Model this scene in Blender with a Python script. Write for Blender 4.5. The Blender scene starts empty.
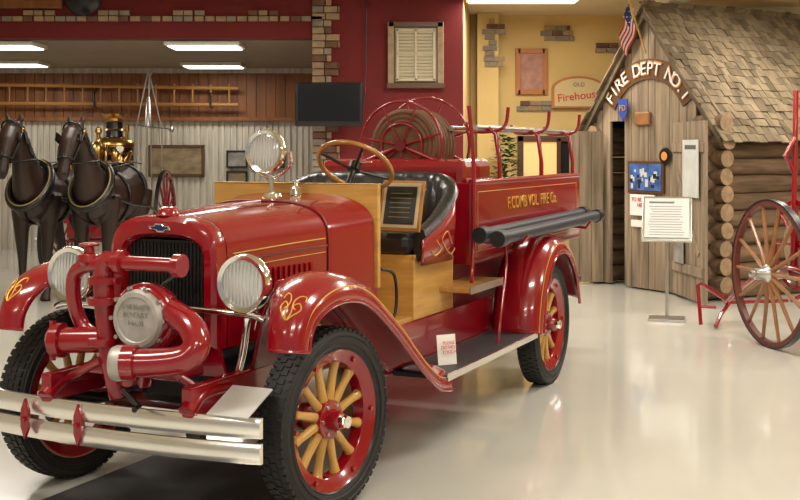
import bpy, bmesh, math, random
from mathutils import Vector, Matrix
random.seed(7)
R=math.radians
scene=bpy.context.scene
try:
    scene.view_settings.view_transform='Standard'
except Exception: pass

# ------------------------------------------------------------------ materials
def mat(name,col,rough=.5,metal=0,coat=0,var=0,vscale=(4,4,4),bump=0,emis=0,ecol=None):
    m=bpy.data.materials.new(name); m.use_nodes=True
    nt=m.node_tree; b=nt.nodes['Principled BSDF']
    b.inputs['Base Color'].default_value=(*col,1); b.inputs['Roughness'].default_value=rough
    b.inputs['Metallic'].default_value=metal
    b.inputs['Coat Weight'].default_value=coat; b.inputs['Coat Roughness'].default_value=.06
    if emis:
        b.inputs['Emission Color'].default_value=(*(ecol or col),1); b.inputs['Emission Strength'].default_value=emis
    if var or bump:
        tc=nt.nodes.new('ShaderNodeTexCoord'); mp=nt.nodes.new('ShaderNodeMapping')
        mp.inputs['Scale'].default_value=vscale
        nt.links.new(tc.outputs['Object'],mp.inputs['Vector'])
        n=nt.nodes.new('ShaderNodeTexNoise'); n.inputs['Scale'].default_value=1; n.inputs['Detail'].default_value=6
        nt.links.new(mp.outputs['Vector'],n.inputs['Vector'])
        if var:
            cr=nt.nodes.new('ShaderNodeValToRGB')
            cr.color_ramp.elements[0].position=.25; cr.color_ramp.elements[1].position=.7
            cr.color_ramp.elements[0].color=(*[c*(1-var) for c in col],1)
            cr.color_ramp.elements[1].color=(*[min(1,c*(1+var*.35)) for c in col],1)
            nt.links.new(n.outputs['Fac'],cr.inputs['Fac']); nt.links.new(cr.outputs['Color'],b.inputs['Base Color'])
        if bump:
            bp=nt.nodes.new('ShaderNodeBump'); bp.inputs['Strength'].default_value=bump; bp.inputs['Distance'].default_value=.01
            nt.links.new(n.outputs['Fac'],bp.inputs['Height']); nt.links.new(bp.outputs['Normal'],b.inputs['Normal'])
    return m
RED=mat('red_paint',(.27,.002,.010),.20,0,.8)
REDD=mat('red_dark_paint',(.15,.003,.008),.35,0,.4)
REDW=mat('red_wall_paint',(.15,.008,.009),.8,var=.12,vscale=(2,2,2))
CHROME=mat('chrome',(.88,.88,.88),.10,1)
BUMPC=mat('bumper_chrome',(.95,.94,.92),.22,.9)
STEEL=mat('dull_steel',(.55,.54,.52),.3,1)
ALU=mat('worn_aluminium',(.50,.48,.45),.5,.5,var=.2,vscale=(20,20,20))
BRASS=mat('brass',(.60,.36,.11),.28,1,var=.45,vscale=(8,8,8))
GOLD=mat('gold_leaf',(.70,.42,.08),.4,.4)
GOLDD=mat('dull_gold_print',(.22,.16,.06),.5)
TIRE=mat('tyre_rubber',(.014,.014,.014),.6,var=.2,vscale=(30,30,30))
BLACK=mat('black_enamel',(.008,.008,.008),.3)
LEATH=mat('black_leather',(.012,.013,.016),.30,0,.25,bump=.3,vscale=(40,40,40))
GRILLE=mat('radiator_core',(.012,.012,.012),.5,bump=.6,vscale=(5,90,90))
SPOKE=mat('varnished_spoke_wood',(.58,.32,.075),.35,0,.4,var=.3,vscale=(6,6,6))
SPOKED=mat('old_spoke_wood',(.30,.13,.045),.45,0,.2,var=.35,vscale=(6,6,6))
RIMOLD=mat('old_wheel_rim_paint',(.13,.025,.015),.5,var=.3,vscale=(6,6,6))
WOODY=mat('varnished_plywood',(.62,.34,.08),.35,0,.4,var=.28,vscale=(3,3,25))
WOODX=mat('varnished_floor_wood',(.52,.27,.07),.4,0,.3,var=.3,vscale=(2,25,25))
WHEELW=mat('steering_wheel_wood',(.40,.17,.035),.25,0,.6,var=.3,vscale=(10,10,10))
LENS=mat('lamp_lens_glass',(.66,.68,.66),.14,.15,.8,var=.25,vscale=(60,3,3))
WHITE=mat('white_card',(.85,.84,.8),.6)
PAPER=mat('grey_white_sheet',(.60,.60,.58),.5)
TREAD=mat('running_board_rubber',(.03,.03,.036),.5,bump=.4,vscale=(80,2,2))
HOSEB=mat('suction_hose_rubber',(.022,.030,.045),.4,bump=.2,vscale=(60,2,2))
HOSEC=mat('hose_canvas_brown',(.17,.08,.04),.7,bump=.3,vscale=(50,50,50))
IVORY=mat('ivory_boards',(.64,.59,.49),.7,var=.45,vscale=(11,2,1.0))
WOODBR=mat('brown_plank_wood',(.26,.09,.02),.55,var=.45,vscale=(9,3,.8))
LADW=mat('ladder_wood',(.42,.19,.05),.5,var=.3,vscale=(1,8,8))
YEL=mat('yellow_plaster',(.74,.53,.21),.85,var=.12,vscale=(1.5,1.5,1.5),bump=.1)
YELD=mat('yellow_plaster_shaded',(.60,.40,.15),.85,var=.12,vscale=(1.5,1.5,1.5))  # yellow plaster with the return wall's shade put into its colour
FLOOR=mat('polished_floor',(.65,.64,.58),.17,0,.5,var=.07,vscale=(.7,.7,.7))
CEIL=mat('ceiling_paint',(.70,.58,.38),.9)
CTILE=mat('ceiling_tile',(.27,.21,.14),.9,var=.1,vscale=(2,2,2))
BEAMW=mat('white_beam',(.78,.76,.68),.7)
BR1=mat('brick_tan',(.36,.25,.15),.85,var=.3,vscale=(12,12,12),bump=.3)
BR2=mat('brick_brown',(.16,.08,.05),.85,var=.3,vscale=(12,12,12),bump=.3)
BR3=mat('brick_grey',(.28,.23,.18),.85,var=.3,vscale=(12,12,12),bump=.3)
SHUT=mat('aged_shutter',(.45,.39,.27),.8,var=.2,vscale=(4,4,4))
SHUTF=mat('aged_shutter_frame',(.50,.44,.31),.8)
GREYW=mat('weathered_planks',(.30,.225,.15),.85,var=.6,vscale=(14,14,1.2),bump=.4)
SHAKE=mat('wood_shakes',(.24,.18,.11),.9,var=.5,vscale=(9,4,4),bump=.5)
SHAKE2=mat('wood_shakes_dark',(.15,.11,.065),.9,var=.5,vscale=(9,4,4),bump=.5)
LOG=mat('old_log_wood',(.20,.125,.072),.85,var=.65,vscale=(2,14,14),bump=.6)
LOGE=mat('log_end_wood',(.36,.24,.14),.85,var=.4,vscale=(14,14,14))
CHINK=mat('chinking',(.08,.055,.035),.9)
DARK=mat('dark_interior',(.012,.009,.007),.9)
HORSE=mat('horse_coat',(.026,.011,.006),.42,var=.5,vscale=(3,3,3))
MANE=mat('horse_mane',(.006,.004,.003),.6)
HARN=mat('harness_leather',(.008,.007,.006),.3)
LIGHTM=mat('fluorescent_panel',(1,1,1),.5,emis=3.2,ecol=(1,.97,.9))
SCREEN=mat('poster_blue_print',(.06,.15,.45),.45,var=.7,vscale=(1,9,9))
TVB=mat('tv_glass',(.006,.006,.007),.1)
BLUE=mat('blue_cloth',(.02,.05,.30),.7)
NAVY=mat('flag_navy',(.008,.015,.10),.8)
FRED=mat('flag_red',(.42,.006,.010),.8)
FWH=mat('flag_white',(.55,.54,.50),.8)
SEPIA=mat('sepia_print',(.30,.22,.12),.5,var=.6,vscale=(5,5,9))
PHOTO=mat('grey_print',(.32,.31,.28),.5,var=.7,vscale=(6,6,6))
FRAMEB=mat('brown_frame',(.10,.045,.02),.4)
ORF=mat('orange_frame',(.48,.17,.04),.5)
PINK=mat('pink_print',(.50,.25,.18),.6,var=.4,vscale=(8,8,8))
CREAM=mat('cream_sign',(.66,.50,.25),.6)
GREEN=mat('leaf_green',(.03,.10,.02),.6,var=.4,vscale=(20,20,20))
TERR=mat('terracotta',(.35,.12,.05),.7)
WARM=mat('warm_lit_pane',(.8,.5,.2),.5,emis=.6,ecol=(1,.6,.22))
PLAQ=mat('plaque_black',(.02,.019,.015),.3,.3)
MATR=mat('rubber_mat',(.05,.05,.05),.7)
MAP=mat('old_map',(.50,.40,.24),.7,var=.3,vscale=(4,4,4))
LBLUE=mat('pale_poster',(.60,.62,.60),.6,var=.2,vscale=(4,4,4))
TEXTG=mat('print_ink',(.15,.14,.13),.7)
REDTX=mat('red_ink',(.6,.05,.03),.6)
ORTX=mat('orange_ink',(.8,.28,.06),.6)

# ------------------------------------------------------------------ geometry helpers
def empty(name,loc=(0,0,0),rz=0,parent=None,rot=None):
    e=bpy.data.objects.new(name,None); scene.collection.objects.link(e)
    e.location=loc; e.rotation_euler=rot if rot else (0,0,R(rz)); e.empty_display_size=.1
    if parent: e.parent=parent
    return e
def mk(name,vs,fs,m,parent=None,smooth=True,idx=None,loc=(0,0,0),rot=(0,0,0),ang=38):
    me=bpy.data.meshes.new(name); me.from_pydata([tuple(v) for v in vs],[],fs)
    ms=m if isinstance(m,(list,tuple)) else [m]
    for q in ms: me.materials.append(q)
    if idx:
        for p,i in zip(me.polygons,idx): p.material_index=i
    bm=bmesh.new(); bm.from_mesh(me); bmesh.ops.recalc_face_normals(bm,faces=bm.faces); bm.to_mesh(me); bm.free()
    if smooth:
        for p in me.polygons: p.use_smooth=True
        try: me.set_sharp_from_angle(angle=R(ang))
        except Exception: pass
    o=bpy.data.objects.new(name,me); scene.collection.objects.link(o)
    o.location=loc; o.rotation_euler=rot
    if parent: o.parent=parent
    return o
def boxgeo(c,s,M=None):
    vs=[]
    for sx in(-.5,.5):
        for sy in(-.5,.5):
            for sz in(-.5,.5):
                v=Vector((sx*s[0],sy*s[1],sz*s[2]))
                if M: v=M@v
                vs.append(v+Vector(c))
    fs=[(0,1,3,2),(4,6,7,5),(0,4,5,1),(2,3,7,6),(0,2,6,4),(1,5,7,3)]
    return vs,fs
def box(name,parent,m,c,s,rot=(0,0,0),bev=.004):
    vs,fs=boxgeo((0,0,0),s)
    o=mk(name,vs,fs,m,parent,False,loc=c,rot=rot)
    if bev:
        b=o.modifiers.new('b','BEVEL'); b.width=min(bev,min(s)*.45); b.segments=2; b.limit_method='ANGLE'
    return o
def boxes(name,parent,m,L,idx=None,smooth=False):
    vs=[];fs=[];mi=[]
    for k,t in enumerate(L):
        a,b=boxgeo(*t); n=len(vs); vs+=a; fs+=[tuple(i+n for i in f) for f in b]
        if idx: mi+=[idx[k]]*6
    return mk(name,vs,fs,m,parent,smooth,mi or None)
def frame_of(t):
    t=t.normalized(); up=Vector((0,0,1)) if abs(t.z)<.95 else Vector((1,0,0))
    a=t.cross(up).normalized(); b=a.cross(t).normalized()
    return a,b
def sweepgeo(pts,rad,closed=False,seg=12,cap=True):
    P=[Vector(p) for p in pts]; n=len(P)
    if not isinstance(rad,(list,tuple)): rad=[rad]*n
    vs=[];fs=[]; prev=None
    for i in range(n):
        if closed: t=P[(i+1)%n]-P[i-1]
        else: t=P[min(i+1,n-1)]-P[max(i-1,0)]
        t.normalize()
        if prev is None: a,b=frame_of(t)
        else:
            a=(prev-t*prev.dot(t)).normalized(); b=a.cross(t).normalized()
        prev=a
        for k in range(seg):
            an=2*math.pi*k/seg
            vs.append(P[i]+a*rad[i]*math.cos(an)+b*rad[i]*math.sin(an))
    m=n if closed else n-1
    for i in range(m):
        j=(i+1)%n
        for k in range(seg):
            l=(k+1)%seg
            fs.append((i*seg+k,i*seg+l,j*seg+l,j*seg+k))
    if not closed and cap:
        fs.append(tuple(range(seg))); fs.append(tuple((n-1)*seg+k for k in range(seg)))
    return vs,fs
def tube(name,parent,m,pts,r,closed=False,seg=12,smooth_path=0):
    if smooth_path: pts=cr(pts,smooth_path,closed)
    vs,fs=sweepgeo(pts,r,closed,seg); return mk(name,vs,fs,m,parent)
def tubes(name,parent,m,L,seg=8):
    vs=[];fs=[]
    for t in L:
        a,b=sweepgeo(t[0],t[1],t[2] if len(t)>2 else False,seg); n=len(vs); vs+=a; fs+=[tuple(i+n for i in f) for f in b]
    return mk(name,vs,fs,m,parent)
def cr(pts,n,closed=False):
    P=[Vector(p) for p in pts]; out=[]; N=len(P)
    rng=range(N if closed else N-1)
    for i in rng:
        p0=P[i-1] if (i>0 or closed) else P[0]; p1=P[i]; p2=P[(i+1)%N]; p3=P[(i+2)%N] if (closed or i+2<N) else P[-1]
        for k in range(n):
            t=k/n
            out.append(.5*((2*p1)+(p2-p0)*t+(2*p0-5*p1+4*p2-p3)*t*t+(3*p1-p0-3*p2+p3)*t**3))
    if not closed: out.append(P[-1])
    return out
def lathe(name,parent,m,prof,o=(0,0,0),ax=(0,0,1),seg=32,closed=False,ang=38):
    ax=Vector(ax).normalized(); a,b=frame_of(ax); o=Vector(o); vs=[];fs=[]
    for r,h in prof:
        for k in range(seg):
            t=2*math.pi*k/seg; vs.append(o+ax*h+a*max(r,1e-4)*math.cos(t)+b*max(r,1e-4)*math.sin(t))
    n=len(prof)
    for i in range(n if closed else n-1):
        j=(i+1)%n
        for k in range(seg):
            l=(k+1)%seg; fs.append((i*seg+k,i*seg+l,j*seg+l,j*seg+k))
    return mk(name,vs,fs,m,parent,ang=ang)
def cyl(name,parent,m,p1,p2,r,r2=None,seg=24):
    p1=Vector(p1);d=Vector(p2)-p1;L=d.length;r2=r if r2 is None else r2
    return lathe(name,parent,m,[(0,0),(r,0),(r2,L),(0,L)],p1,d,seg)
def loft(name,parent,m,secs,closed=False,cap=False,loop=False,solid=0,ang=38,smooth=True):
    n=len(secs[0]); vs=[Vector(p) for s in secs for p in s]; fs=[]
    S=len(secs)
    for i in range(S if loop else S-1):
        j=(i+1)%S
        for k in range(n if closed else n-1):
            l=(k+1)%n; fs.append((i*n+k,i*n+l,j*n+l,j*n+k))
    if cap: fs.append(tuple(range(n))); fs.append(tuple((S-1)*n+k for k in range(n)))
    o=mk(name,vs,fs,m,parent,smooth,ang=ang)
    if solid:
        q=o.modifiers.new('s','SOLIDIFY'); q.thickness=solid; q.offset=0
    return o
def prism(name,parent,m,poly,origin,xd,yd,th,bev=0):
    o=Vector(origin);xd=Vector(xd).normalized();yd=Vector(yd).normalized();n=xd.cross(yd)
    vs=[o+xd*p[0]+yd*p[1] for p in poly]+[o+xd*p[0]+yd*p[1]+n*th for p in poly]; N=len(poly)
    fs=[tuple(range(N)),tuple(range(N,2*N))]+[(i,(i+1)%N,(i+1)%N+N,i+N) for i in range(N)]
    ob=mk(name,vs,fs,m,parent,False)
    if bev:
        b=ob.modifiers.new('b','BEVEL'); b.width=bev; b.segments=2; b.limit_method='ANGLE'
    return ob
def text(name,parent,m,s,size,o,xd,yd,ext=.002,align='CENTER'):
    cu=bpy.data.curves.new(name,'FONT'); cu.body=s; cu.size=size; cu.extrude=ext; cu.align_x=align; cu.align_y='CENTER'
    t=bpy.data.objects.new('tmp',cu); scene.collection.objects.link(t); bpy.context.view_layer.update()
    me=bpy.data.meshes.new_from_object(t.evaluated_get(bpy.context.evaluated_depsgraph_get()))
    bpy.data.objects.remove(t)
    xd=Vector(xd).normalized();yd=Vector(yd).normalized();n=xd.cross(yd)
    M=Matrix((xd,yd,n)).transposed().to_4x4(); M.translation=Vector(o)
    me.transform(M); me.materials.clear(); me.materials.append(m)
    ob=bpy.data.objects.new(name,me); scene.collection.objects.link(ob)
    if parent: ob.parent=parent
    return ob

# ------------------------------------------------------------------ room
def rbox(name,m,x0,x1,y0,y1,z0,z1): 
    return box(name,None,m,((x0+x1)/2,(y0+y1)/2,(z0+z1)/2),(x1-x0,y1-y0,z1-z0),bev=0)
rbox('floor',FLOOR,-8,9,-4,20,-.1,0)
CZ=3.55
rbox('ceiling',CEIL,-8,9,-4,16.6,CZ,CZ+.1)
rbox('wall_left',IVORY,-8.1,-8,-4,20,0,CZ)
rbox('wall_right',YEL,9,9.1,-4,16.6,0,CZ)
rbox('ceiling_alcove',CTILE,-8,-1.06,14.2,19.3,3.0,3.1)
wb=empty('wall_back')
box('ivory_base',wb,IVORY,(-4.3,19.15,1.075),(7.4,.1,2.15),bev=0)
boxes('ivory_strips',wb,IVORY,[((-7.95+i*.1,19.09,1.07),(.062,.03,2.14)) for i in range(74)])
box('plank_base',wb,WOODBR,(-4.3,19.15,2.575),(7.4,.1,.85),bev=0)
boxes('planks',wb,WOODBR,[((-7.9+i*.16,19.09+random.uniform(-.004,.004),2.58),(.15,.03,.84)) for i in range(46)])
box('shelf_rail',wb,WOODBR,(-4.3,19.02,2.16),(7.4,.12,.06))
rbox('trim_1',IVORY,-7.9,-.7,19.0,19.07,2.92,3.0)
rbox('wall_alcove_side',REDW,-1.06,-.96,14.25,19.2,0,3.5)
rw=empty('wall_red')
box('pier',rw,REDW,(-.145,14.1,1.775),(1.83,.2,3.55),bev=0)
box('lintel',rw,REDW,(-4.53,14.1,3.28),(6.94,.2,.54),bev=0)
def brickmass(name,parent,rows,mats=(BR1,BR2,BR3),th=.05):
    L=[];ix=[]
    for (x0,x1,z,y,bl,h) in rows:
        x=x0
        while x<x1-.02:
            w=min(bl*random.uniform(.85,1.1),x1-x)
            L.append(((x+w/2,y,z+h/2),(w-.012,th,h-.012))); ix.append(random.choice([0,0,1,2])); x+=w
    return boxes(name,parent,list(mats),L,ix)
rows=[]
z=0.0;i=0
while z<3.4:
    off=.10 if (i//2)%2 else 0
    rows.append((-1.07,-.83+off,z,13.985,.16,.085)); z+=.085; i+=1
brickmass('brick_quoins',rw,rows)
rows=[]
for k in range(42):
    x=-6.4+k*.13
    if k%7 in(0,1,2): rows.append((x,x+.13,3.28,13.985,.13,.07))
    rows.append((x,x+.13,3.21,13.985,.13,.07))
brickmass('brick_band',rw,rows)
box('wood_panel_high',rw,WOODBR,(-5.1,13.97,3.46),(2.0,.06,.18),bev=.01)
lathe('round_boss',rw,BLACK,[(0,.12),(.1,.11),(.2,.06),(.24,0)],(-3.85,13.95,3.52),(0,-1,0))
w=empty('window_1')
X=.19;Z=2.80
box('board',w,BR3,(X,13.97,Z),(.68,.05,.80),bev=.005)
for k,(c,s) in enumerate([((X-.3,13.93,Z),(.07,.06,.80)),((X+.3,13.93,Z),(.07,.06,.80)),((X,13.93,Z+.37),(.66,.06,.06)),((X,13.93,Z-.37),(.70,.08,.06))]): box('frame_%d'%k,w,BR1 if k<2 else FRAMEB,c,s)
box('shutter',w,SHUT,(X,13.94,Z),(.50,.03,.66))
boxes('louvres',w,SHUTF,[((X+sx,13.92,Z-.28+k*.04),(.20,.02,.03),Matrix.Rotation(.5,3,'X')) for k in range(15) for sx in(-.115,.115)])
for k,(c,s) in enumerate([((X,13.91,Z),(.03,.04,.62)),((X-.22,13.91,Z),(.03,.04,.62)),((X+.22,13.91,Z),(.03,.04,.62)),((X,13.91,Z+.3),(.47,.04,.03)),((X,13.91,Z-.3),(.47,.04,.03)),((X,13.91,Z+.02),(.47,.04,.02))]): box('bar_%d'%k,w,SHUTF,c,s)
yw=empty('wall_yellow')
box('face',yw,YEL,(5.05,16.4,1.775),(8.1,.2,3.55),bev=0)
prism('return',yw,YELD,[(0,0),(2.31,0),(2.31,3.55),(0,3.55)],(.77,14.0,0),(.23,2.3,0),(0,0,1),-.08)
box('column',yw,YEL,(1.22,16.1,1.775),(.3,.3,3.55),bev=.01)
def patch(name,cx,cz,w,h,y):
    rows=[];n=int(h/.075)
    for k in range(n):
        rows.append((cx-w/2+random.uniform(-.08,.08),cx+w/2+random.uniform(-.08,.08),cz-h/2+k*.075,y,.17,.075))
    return brickmass(name,yw,rows,(BR3,BR1,BR2))
patch('brick_patch_1',1.30,3.15,.18,.7,15.94)
patch('brick_patch_2',2.2,3.33,.38,.28,16.28)
patch('brick_patch_3',1.95,2.30,.45,.2,16.28)
patch('brick_patch_4',2.95,3.12,.25,.2,16.28)
cb=empty('trim_2')
box('beam_1',cb,BEAMW,(5.6,12.2,3.47),(6.0,.25,.16))
box('beam_2',cb,BEAMW,(5.9,15.4,3.45),(5.6,.3,.2))
box('beam_3',cb,BEAMW,(3.3,14.2,3.48),(.22,3.6,.13))
def fixture(name,x,y,z,sx,sy,power):
    e=empty(name,(x,y,z))
    box('housing',e,BEAMW,(0,0,.0),(sx+.08,sy+.08,.05),bev=.004)
    box('diffuser',e,LIGHTM,(0,0,-.03),(sx,sy,.02),bev=0)
    l=bpy.data.lights.new(name+'_lamp','AREA'); l.shape='RECTANGLE'; l.size=sx; l.size_y=sy; l.energy=power; l.color=(1,.94,.83)
    lo=bpy.data.objects.new('lamp',l); scene.collection.objects.link(lo); lo.parent=e; lo.location=(0,0,-.05)
    return e
for (x,y) in [(-2.45,14.5),(-2.90,17.9),(-5.9,17.6),(-5.0,14.5)]:
    fixture('ceiling_light',x,y,2.97,.85,.55,22)
for (x,y,p) in [(-3.2,11.5,60),(.9,11.8,66),(1.5,14.0,72),(4.6,12.6,50),(2.6,9.0,80),(-1.8,8.2,58),(5.2,10.2,80),(1.6,5.0,62),(-2.6,4.4,56),(5.4,6.0,72),(0,1.0,72),(-4,.5,48),(3.6,.8,68),(0,-2.2,58)]:  # lamp nearest the yellow wall is added, out of view, to brighten it
    fixture('ceiling_light',x,y,3.5,1.3,.45,p)  # the one behind the camera is an added frontal fill, flash-like

tv=empty('television',(-.84,13.6,2.19))
box('case',tv,BLACK,(0,0,0),(.80,.10,.52),bev=.02)
box('glass',tv,TVB,(0,-.052,.015),(.73,.01,.44))
box('wall_bracket',tv,BLACK,(0,.2,0),(.12,.33,.12))
tube('cable',tv,BLACK,[(.32,.05,-.2),(.42,.3,.2),(.43,.34,1.33)],.008,smooth_path=5)
def picture(name,x,z,w,h,y,print_m,frame_m=FRAMEB,fw=.05):
    e=empty(name,(x,y,z))
    box('print',e,print_m,(0,0,0),(w-fw,.02,h-fw),bev=0)
    for k,(c,s) in enumerate([((-w/2,0,0),(fw,.05,h+fw)),((w/2,0,0),(fw,.05,h+fw)),((0,0,h/2),(w,.05,fw)),((0,0,-h/2),(w,.05,fw))]): box('frame_%d'%k,e,frame_m,c,s)
    return e
picture('framed_picture',-3.70,1.47,.88,.48,19.04,SEPIA)
picture('framed_picture',-2.70,1.50,.32,.26,19.04,PHOTO,BLACK,.03)
picture('framed_picture',-2.70,1.18,.32,.22,19.04,SEPIA,BLACK,.03)
picture('framed_picture',-2.20,1.50,.55,.26,19.04,PHOTO,BLACK,.03)
picture('framed_picture',1.86,2.76,.38,.58,16.27,PINK,ORF,.07)
fs_=empty('firehouse_sign',(2.52,16.2,2.44))
poly=[(-.38,-.2),(.38,-.2),(.38,.08)]+[(.38*math.cos(t),.08+.17*math.sin(t)) for t in [math.pi*k/12 for k in range(1,12)]]+[(-.38,.08)]
prism('board',fs_,ORF,poly,(0,.05,0),(1,0,0),(0,0,1),.04)
prism('face',fs_,CREAM,[(a*.9,b*.88) for a,b in poly],(0,0.01,0),(1,0,0),(0,0,1),.01)
text('lettering',fs_,REDTX,'Firehouse',.155,(0,-.005,-.03),(1,0,.12),(-.12,0,1),.006)
text('lettering_2',fs_,TEXTG,'OLD',.08,(0,-.005,.13),(1,0,0),(0,0,1))
w2=empty('window_2',(2.10,16.26,1.52))
box('pane_warm',w2,WARM,(-.12,0,0),(.5,.03,.48),bev=0)
box('pane_dark',w2,DARK,(.38,0,0),(.5,.03,.48),bev=0)
for k,(c,s) in enumerate([((-.4,-.02,0),(.08,.08,.66)),((.14,-.02,0),(.06,.08,.6)),((.66,-.02,0),(.08,.08,.66)),((.13,-.02,.29),(1.14,.08,.08)),((.13,-.05,-.29),(1.2,.14,.07)),((-.12,-.02,0),(.03,.05,.5))]): box('frame_%d'%k,w2,FRAMEB,c,s)
box('chair_rail',yw,FRAMEB,(4.9,16.27,1.1),(7.6,.05,.1))
pp=empty('potted_tree',(1.42,15.5,0))
lathe('pot',pp,TERR,[(0,0),(.14,0),(.19,.3),(.2,.34),(.17,.34),(.16,.28),(0,.28)])
tube('trunk',pp,FRAMEB,[(0,0,.25),(.02,0,.8),(0,.02,1.35)],.02)
vs=[];f=[]
for k in range(420):
    a=random.uniform(0,6.28);h=random.uniform(.95,1.85);rr=random.uniform(.02,.2)*(1.2-abs(h-1.35)*.8)
    c=Vector((rr*math.cos(a),rr*math.sin(a),h));d=Vector((math.cos(a),math.sin(a),random.uniform(-.5,.6))).normalized()*.10
    s=d.cross(Vector((0,0,1))).normalized()*.03;n=len(vs)
    vs+=[c,c+d*.5+s,c+d,c+d*.5-s];f.append((n,n+1,n+2,n+3))
mk('leaves',vs,f,GREEN,pp,False)
ld=empty('wooden_ladder',(-5.0,18.85,2.56))
L=[([(-2.4,0,.17),(2.35,0,.10)],.03),([(-2.4,0,-.14),(2.35,0,-.17)],.03)]
L+=[([(-2.3+k*.3,0,.17),(-2.3+k*.3,0,-.16)],.016) for k in range(16)]
tubes('rails_and_rungs',ld,LADW,L)
tubes('hooks',ld,BLACK,[([(x,.1,.1),(x,-.04,.0),(x,-.05,-.2),(x,.12,-.22)],.015) for x in(-1.9,0,1.9)])

def spokewheel(parent,name,c,Rr,n,rim_m,spoke_m,hub_m,rz=0,depth=.05,rimh=.045,tyre=BLACK,hubr=.07):
    e=empty(name,c,rz,parent)
    lathe('felloe',e,rim_m,[(Rr-.012,-depth/2),(Rr-.012,depth/2),(Rr-rimh,depth/2),(Rr-rimh,-depth/2)],(0,0,0),(0,1,0),48,True)
    lathe('iron_tyre',e,tyre,[(Rr,-depth/2-.003),(Rr,depth/2+.003),(Rr-.013,depth/2+.003),(Rr-.013,-depth/2-.003)],(0,0,0),(0,1,0),48,True)
    L=[]
    for k in range(n):
        a=2*math.pi*k/n; d=Vector((math.cos(a),0,math.sin(a)))
        L.append(([d*hubr*.7+Vector((0,.02,0)),d*Rr*.45+Vector((0,.008,0)),d*(Rr-rimh+.005)],[.024,.017,.015]))
    tubes('spokes',e,spoke_m,L)
    lathe('hub',e,hub_m,[(0,-.14),(.04,-.14),(.05,-.06),(hubr,-.04),(hubr,.04),(.05,.07),(.045,.15),(0,.16)],(0,0,0),(0,1,0),24)
    lathe('hub_cap',e,STEEL,[(.03,.155),(.03,.19),(0,.195)],(0,0,0),(0,1,0),20)
    return e

# ------------------------------------------------------------------ fire truck
T=empty('vintage_fire_truck',(-1.0,5.56,0),-(90+24.3))
def truckwheel(name,x,y,side,steer=0,rear=False):
    e=empty(name,(x,y,.42),steer+(0 if side>0 else 180),T)
    prof=[(.315,-.045),(.33,-.066),(.36,-.076),(.39,-.074),(.407,-.064),(.416,-.045),(.419,0),(.416,.045),(.407,.064),(.39,.074),(.36,.076),(.33,.066),(.315,.045)]
    lathe('tyre',e,TIRE,prof,(0,0,0),(0,1,0),72,True,ang=50)
    L=[]
    N=64
    for k in range(N):
        for r_,(yy,da) in enumerate([(-.052,0),(-.018,.5),(.018,0),(.052,.5)]):
            a=2*math.pi*(k+da)/N
            M=Matrix.Rotation(-a,3,'Y')
            rr=.417 if abs(yy)<.03 else .411
            L.append((M@Vector((rr,yy,0)),(.012,.030,.028),M))
    boxes('tread_blocks',e,TIRE,L)
    for sy in(-1,1):
        lathe('sidewall_ring_%d'%(sy+2),e,TIRE,[(.345,sy*.074),(.349,sy*.080),(.353,sy*.075)],(0,0,0),(0,1,0),72)
        lathe('sidewall_ring_outer_%d'%(sy+2),e,TIRE,[(.380,sy*.073),(.384,sy*.079),(.388,sy*.074)],(0,0,0),(0,1,0),72)
    lathe('rim',e,RED,[(.318,-.055),(.330,-.055),(.330,.06),(.318,.062),(.300,.05),(.268,.036),(.262,.03),(.262,-.03),(.30,-.045)],(0,0,0),(0,1,0),64,True)
    lathe('rim_flange',e,BLACK,[(.322,.05),(.333,.062),(.325,.068),(.317,.06)],(0,0,0),(0,1,0),64,True)
    L=[];n=12
    for k in range(n):
        a=2*math.pi*(k+.5)/n; d=Vector((math.cos(a),0,math.sin(a)))
        L.append(([d*.05,d*.1,d*.2,d*.25,d*.268],[.026,.0225,.019,.023,.029]))
    tubes('spokes',e,SPOKE,L,10)
    lathe('hub',e,RED,[(0,-.07),(.09,-.07),(.09,.02),(.088,.032),(.05,.036),(.045,.07),(.038,.085),(0,.09)],(0,0,0),(0,1,0),32)
    tubes('hub_bolts',e,STEEL,[([(.07*math.cos(a),.028,.07*math.sin(a)),(.07*math.cos(a),.042,.07*math.sin(a))],.008) for a in [2*math.pi*k/6 for k in range(6)]])
    lathe('hub_cap',e,CHROME,[(.034,.08),(.034,.115),(.028,.125),(0,.128)],(0,0,0),(0,1,0),8)
    tubes('rim_lugs',e,RED,[([(.292*math.cos(a),.03,.292*math.sin(a)),(.292*math.cos(a),.06,.292*math.sin(a))],.011) for a in [2*math.pi*(k)/6 for k in range(6)]])
    tube('valve_stem',e,BLACK,[(.27,.03,0),(.235,.05,0)],.005)
    lathe('brake_drum',e,REDD if not rear else RED,[(0,-.13),(.15 if rear else .06,-.13),(.16 if rear else .06,-.06),(0,-.05)],(0,0,0),(0,1,0),32)
truckwheel('front_wheel_left',0,.725,1,-8)
truckwheel('front_wheel_right',0,-.725,-1,-8)
truckwheel('rear_wheel_left',-3.2,.77,1,0,True)
truckwheel('rear_wheel_right',-3.2,-.77,-1,0,True)
for s in(-1,1):
    box('frame_rail_%d'%(s+2),T,RED,(-2.0,s*.38,.58),(5.2,.06,.13),bev=.01)
    tube('front_spring_%d'%(s+2),T,BLACK,[(.55,s*.38,.56),(.25,s*.38,.47),(0,s*.38,.45),(-.3,s*.38,.47),(-.55,s*.38,.55)],.028,smooth_path=5)
    tube('frame_horn_%d'%(s+2),T,RED,[(.3,s*.38,.6),(.5,s*.38,.6),(.6,s*.38,.54)],.04,smooth_path=4)
    tube('rear_spring_%d'%(s+2),T,BLACK,[(-2.6,s*.42,.56),(-3.0,s*.42,.47),(-3.2,s*.42,.45),(-3.5,s*.42,.47),(-3.9,s*.42,.56)],.03,smooth_path=5)
cyl('front_axle',T,REDD,(0,-.66,.42),(0,.66,.42),.035)
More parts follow.
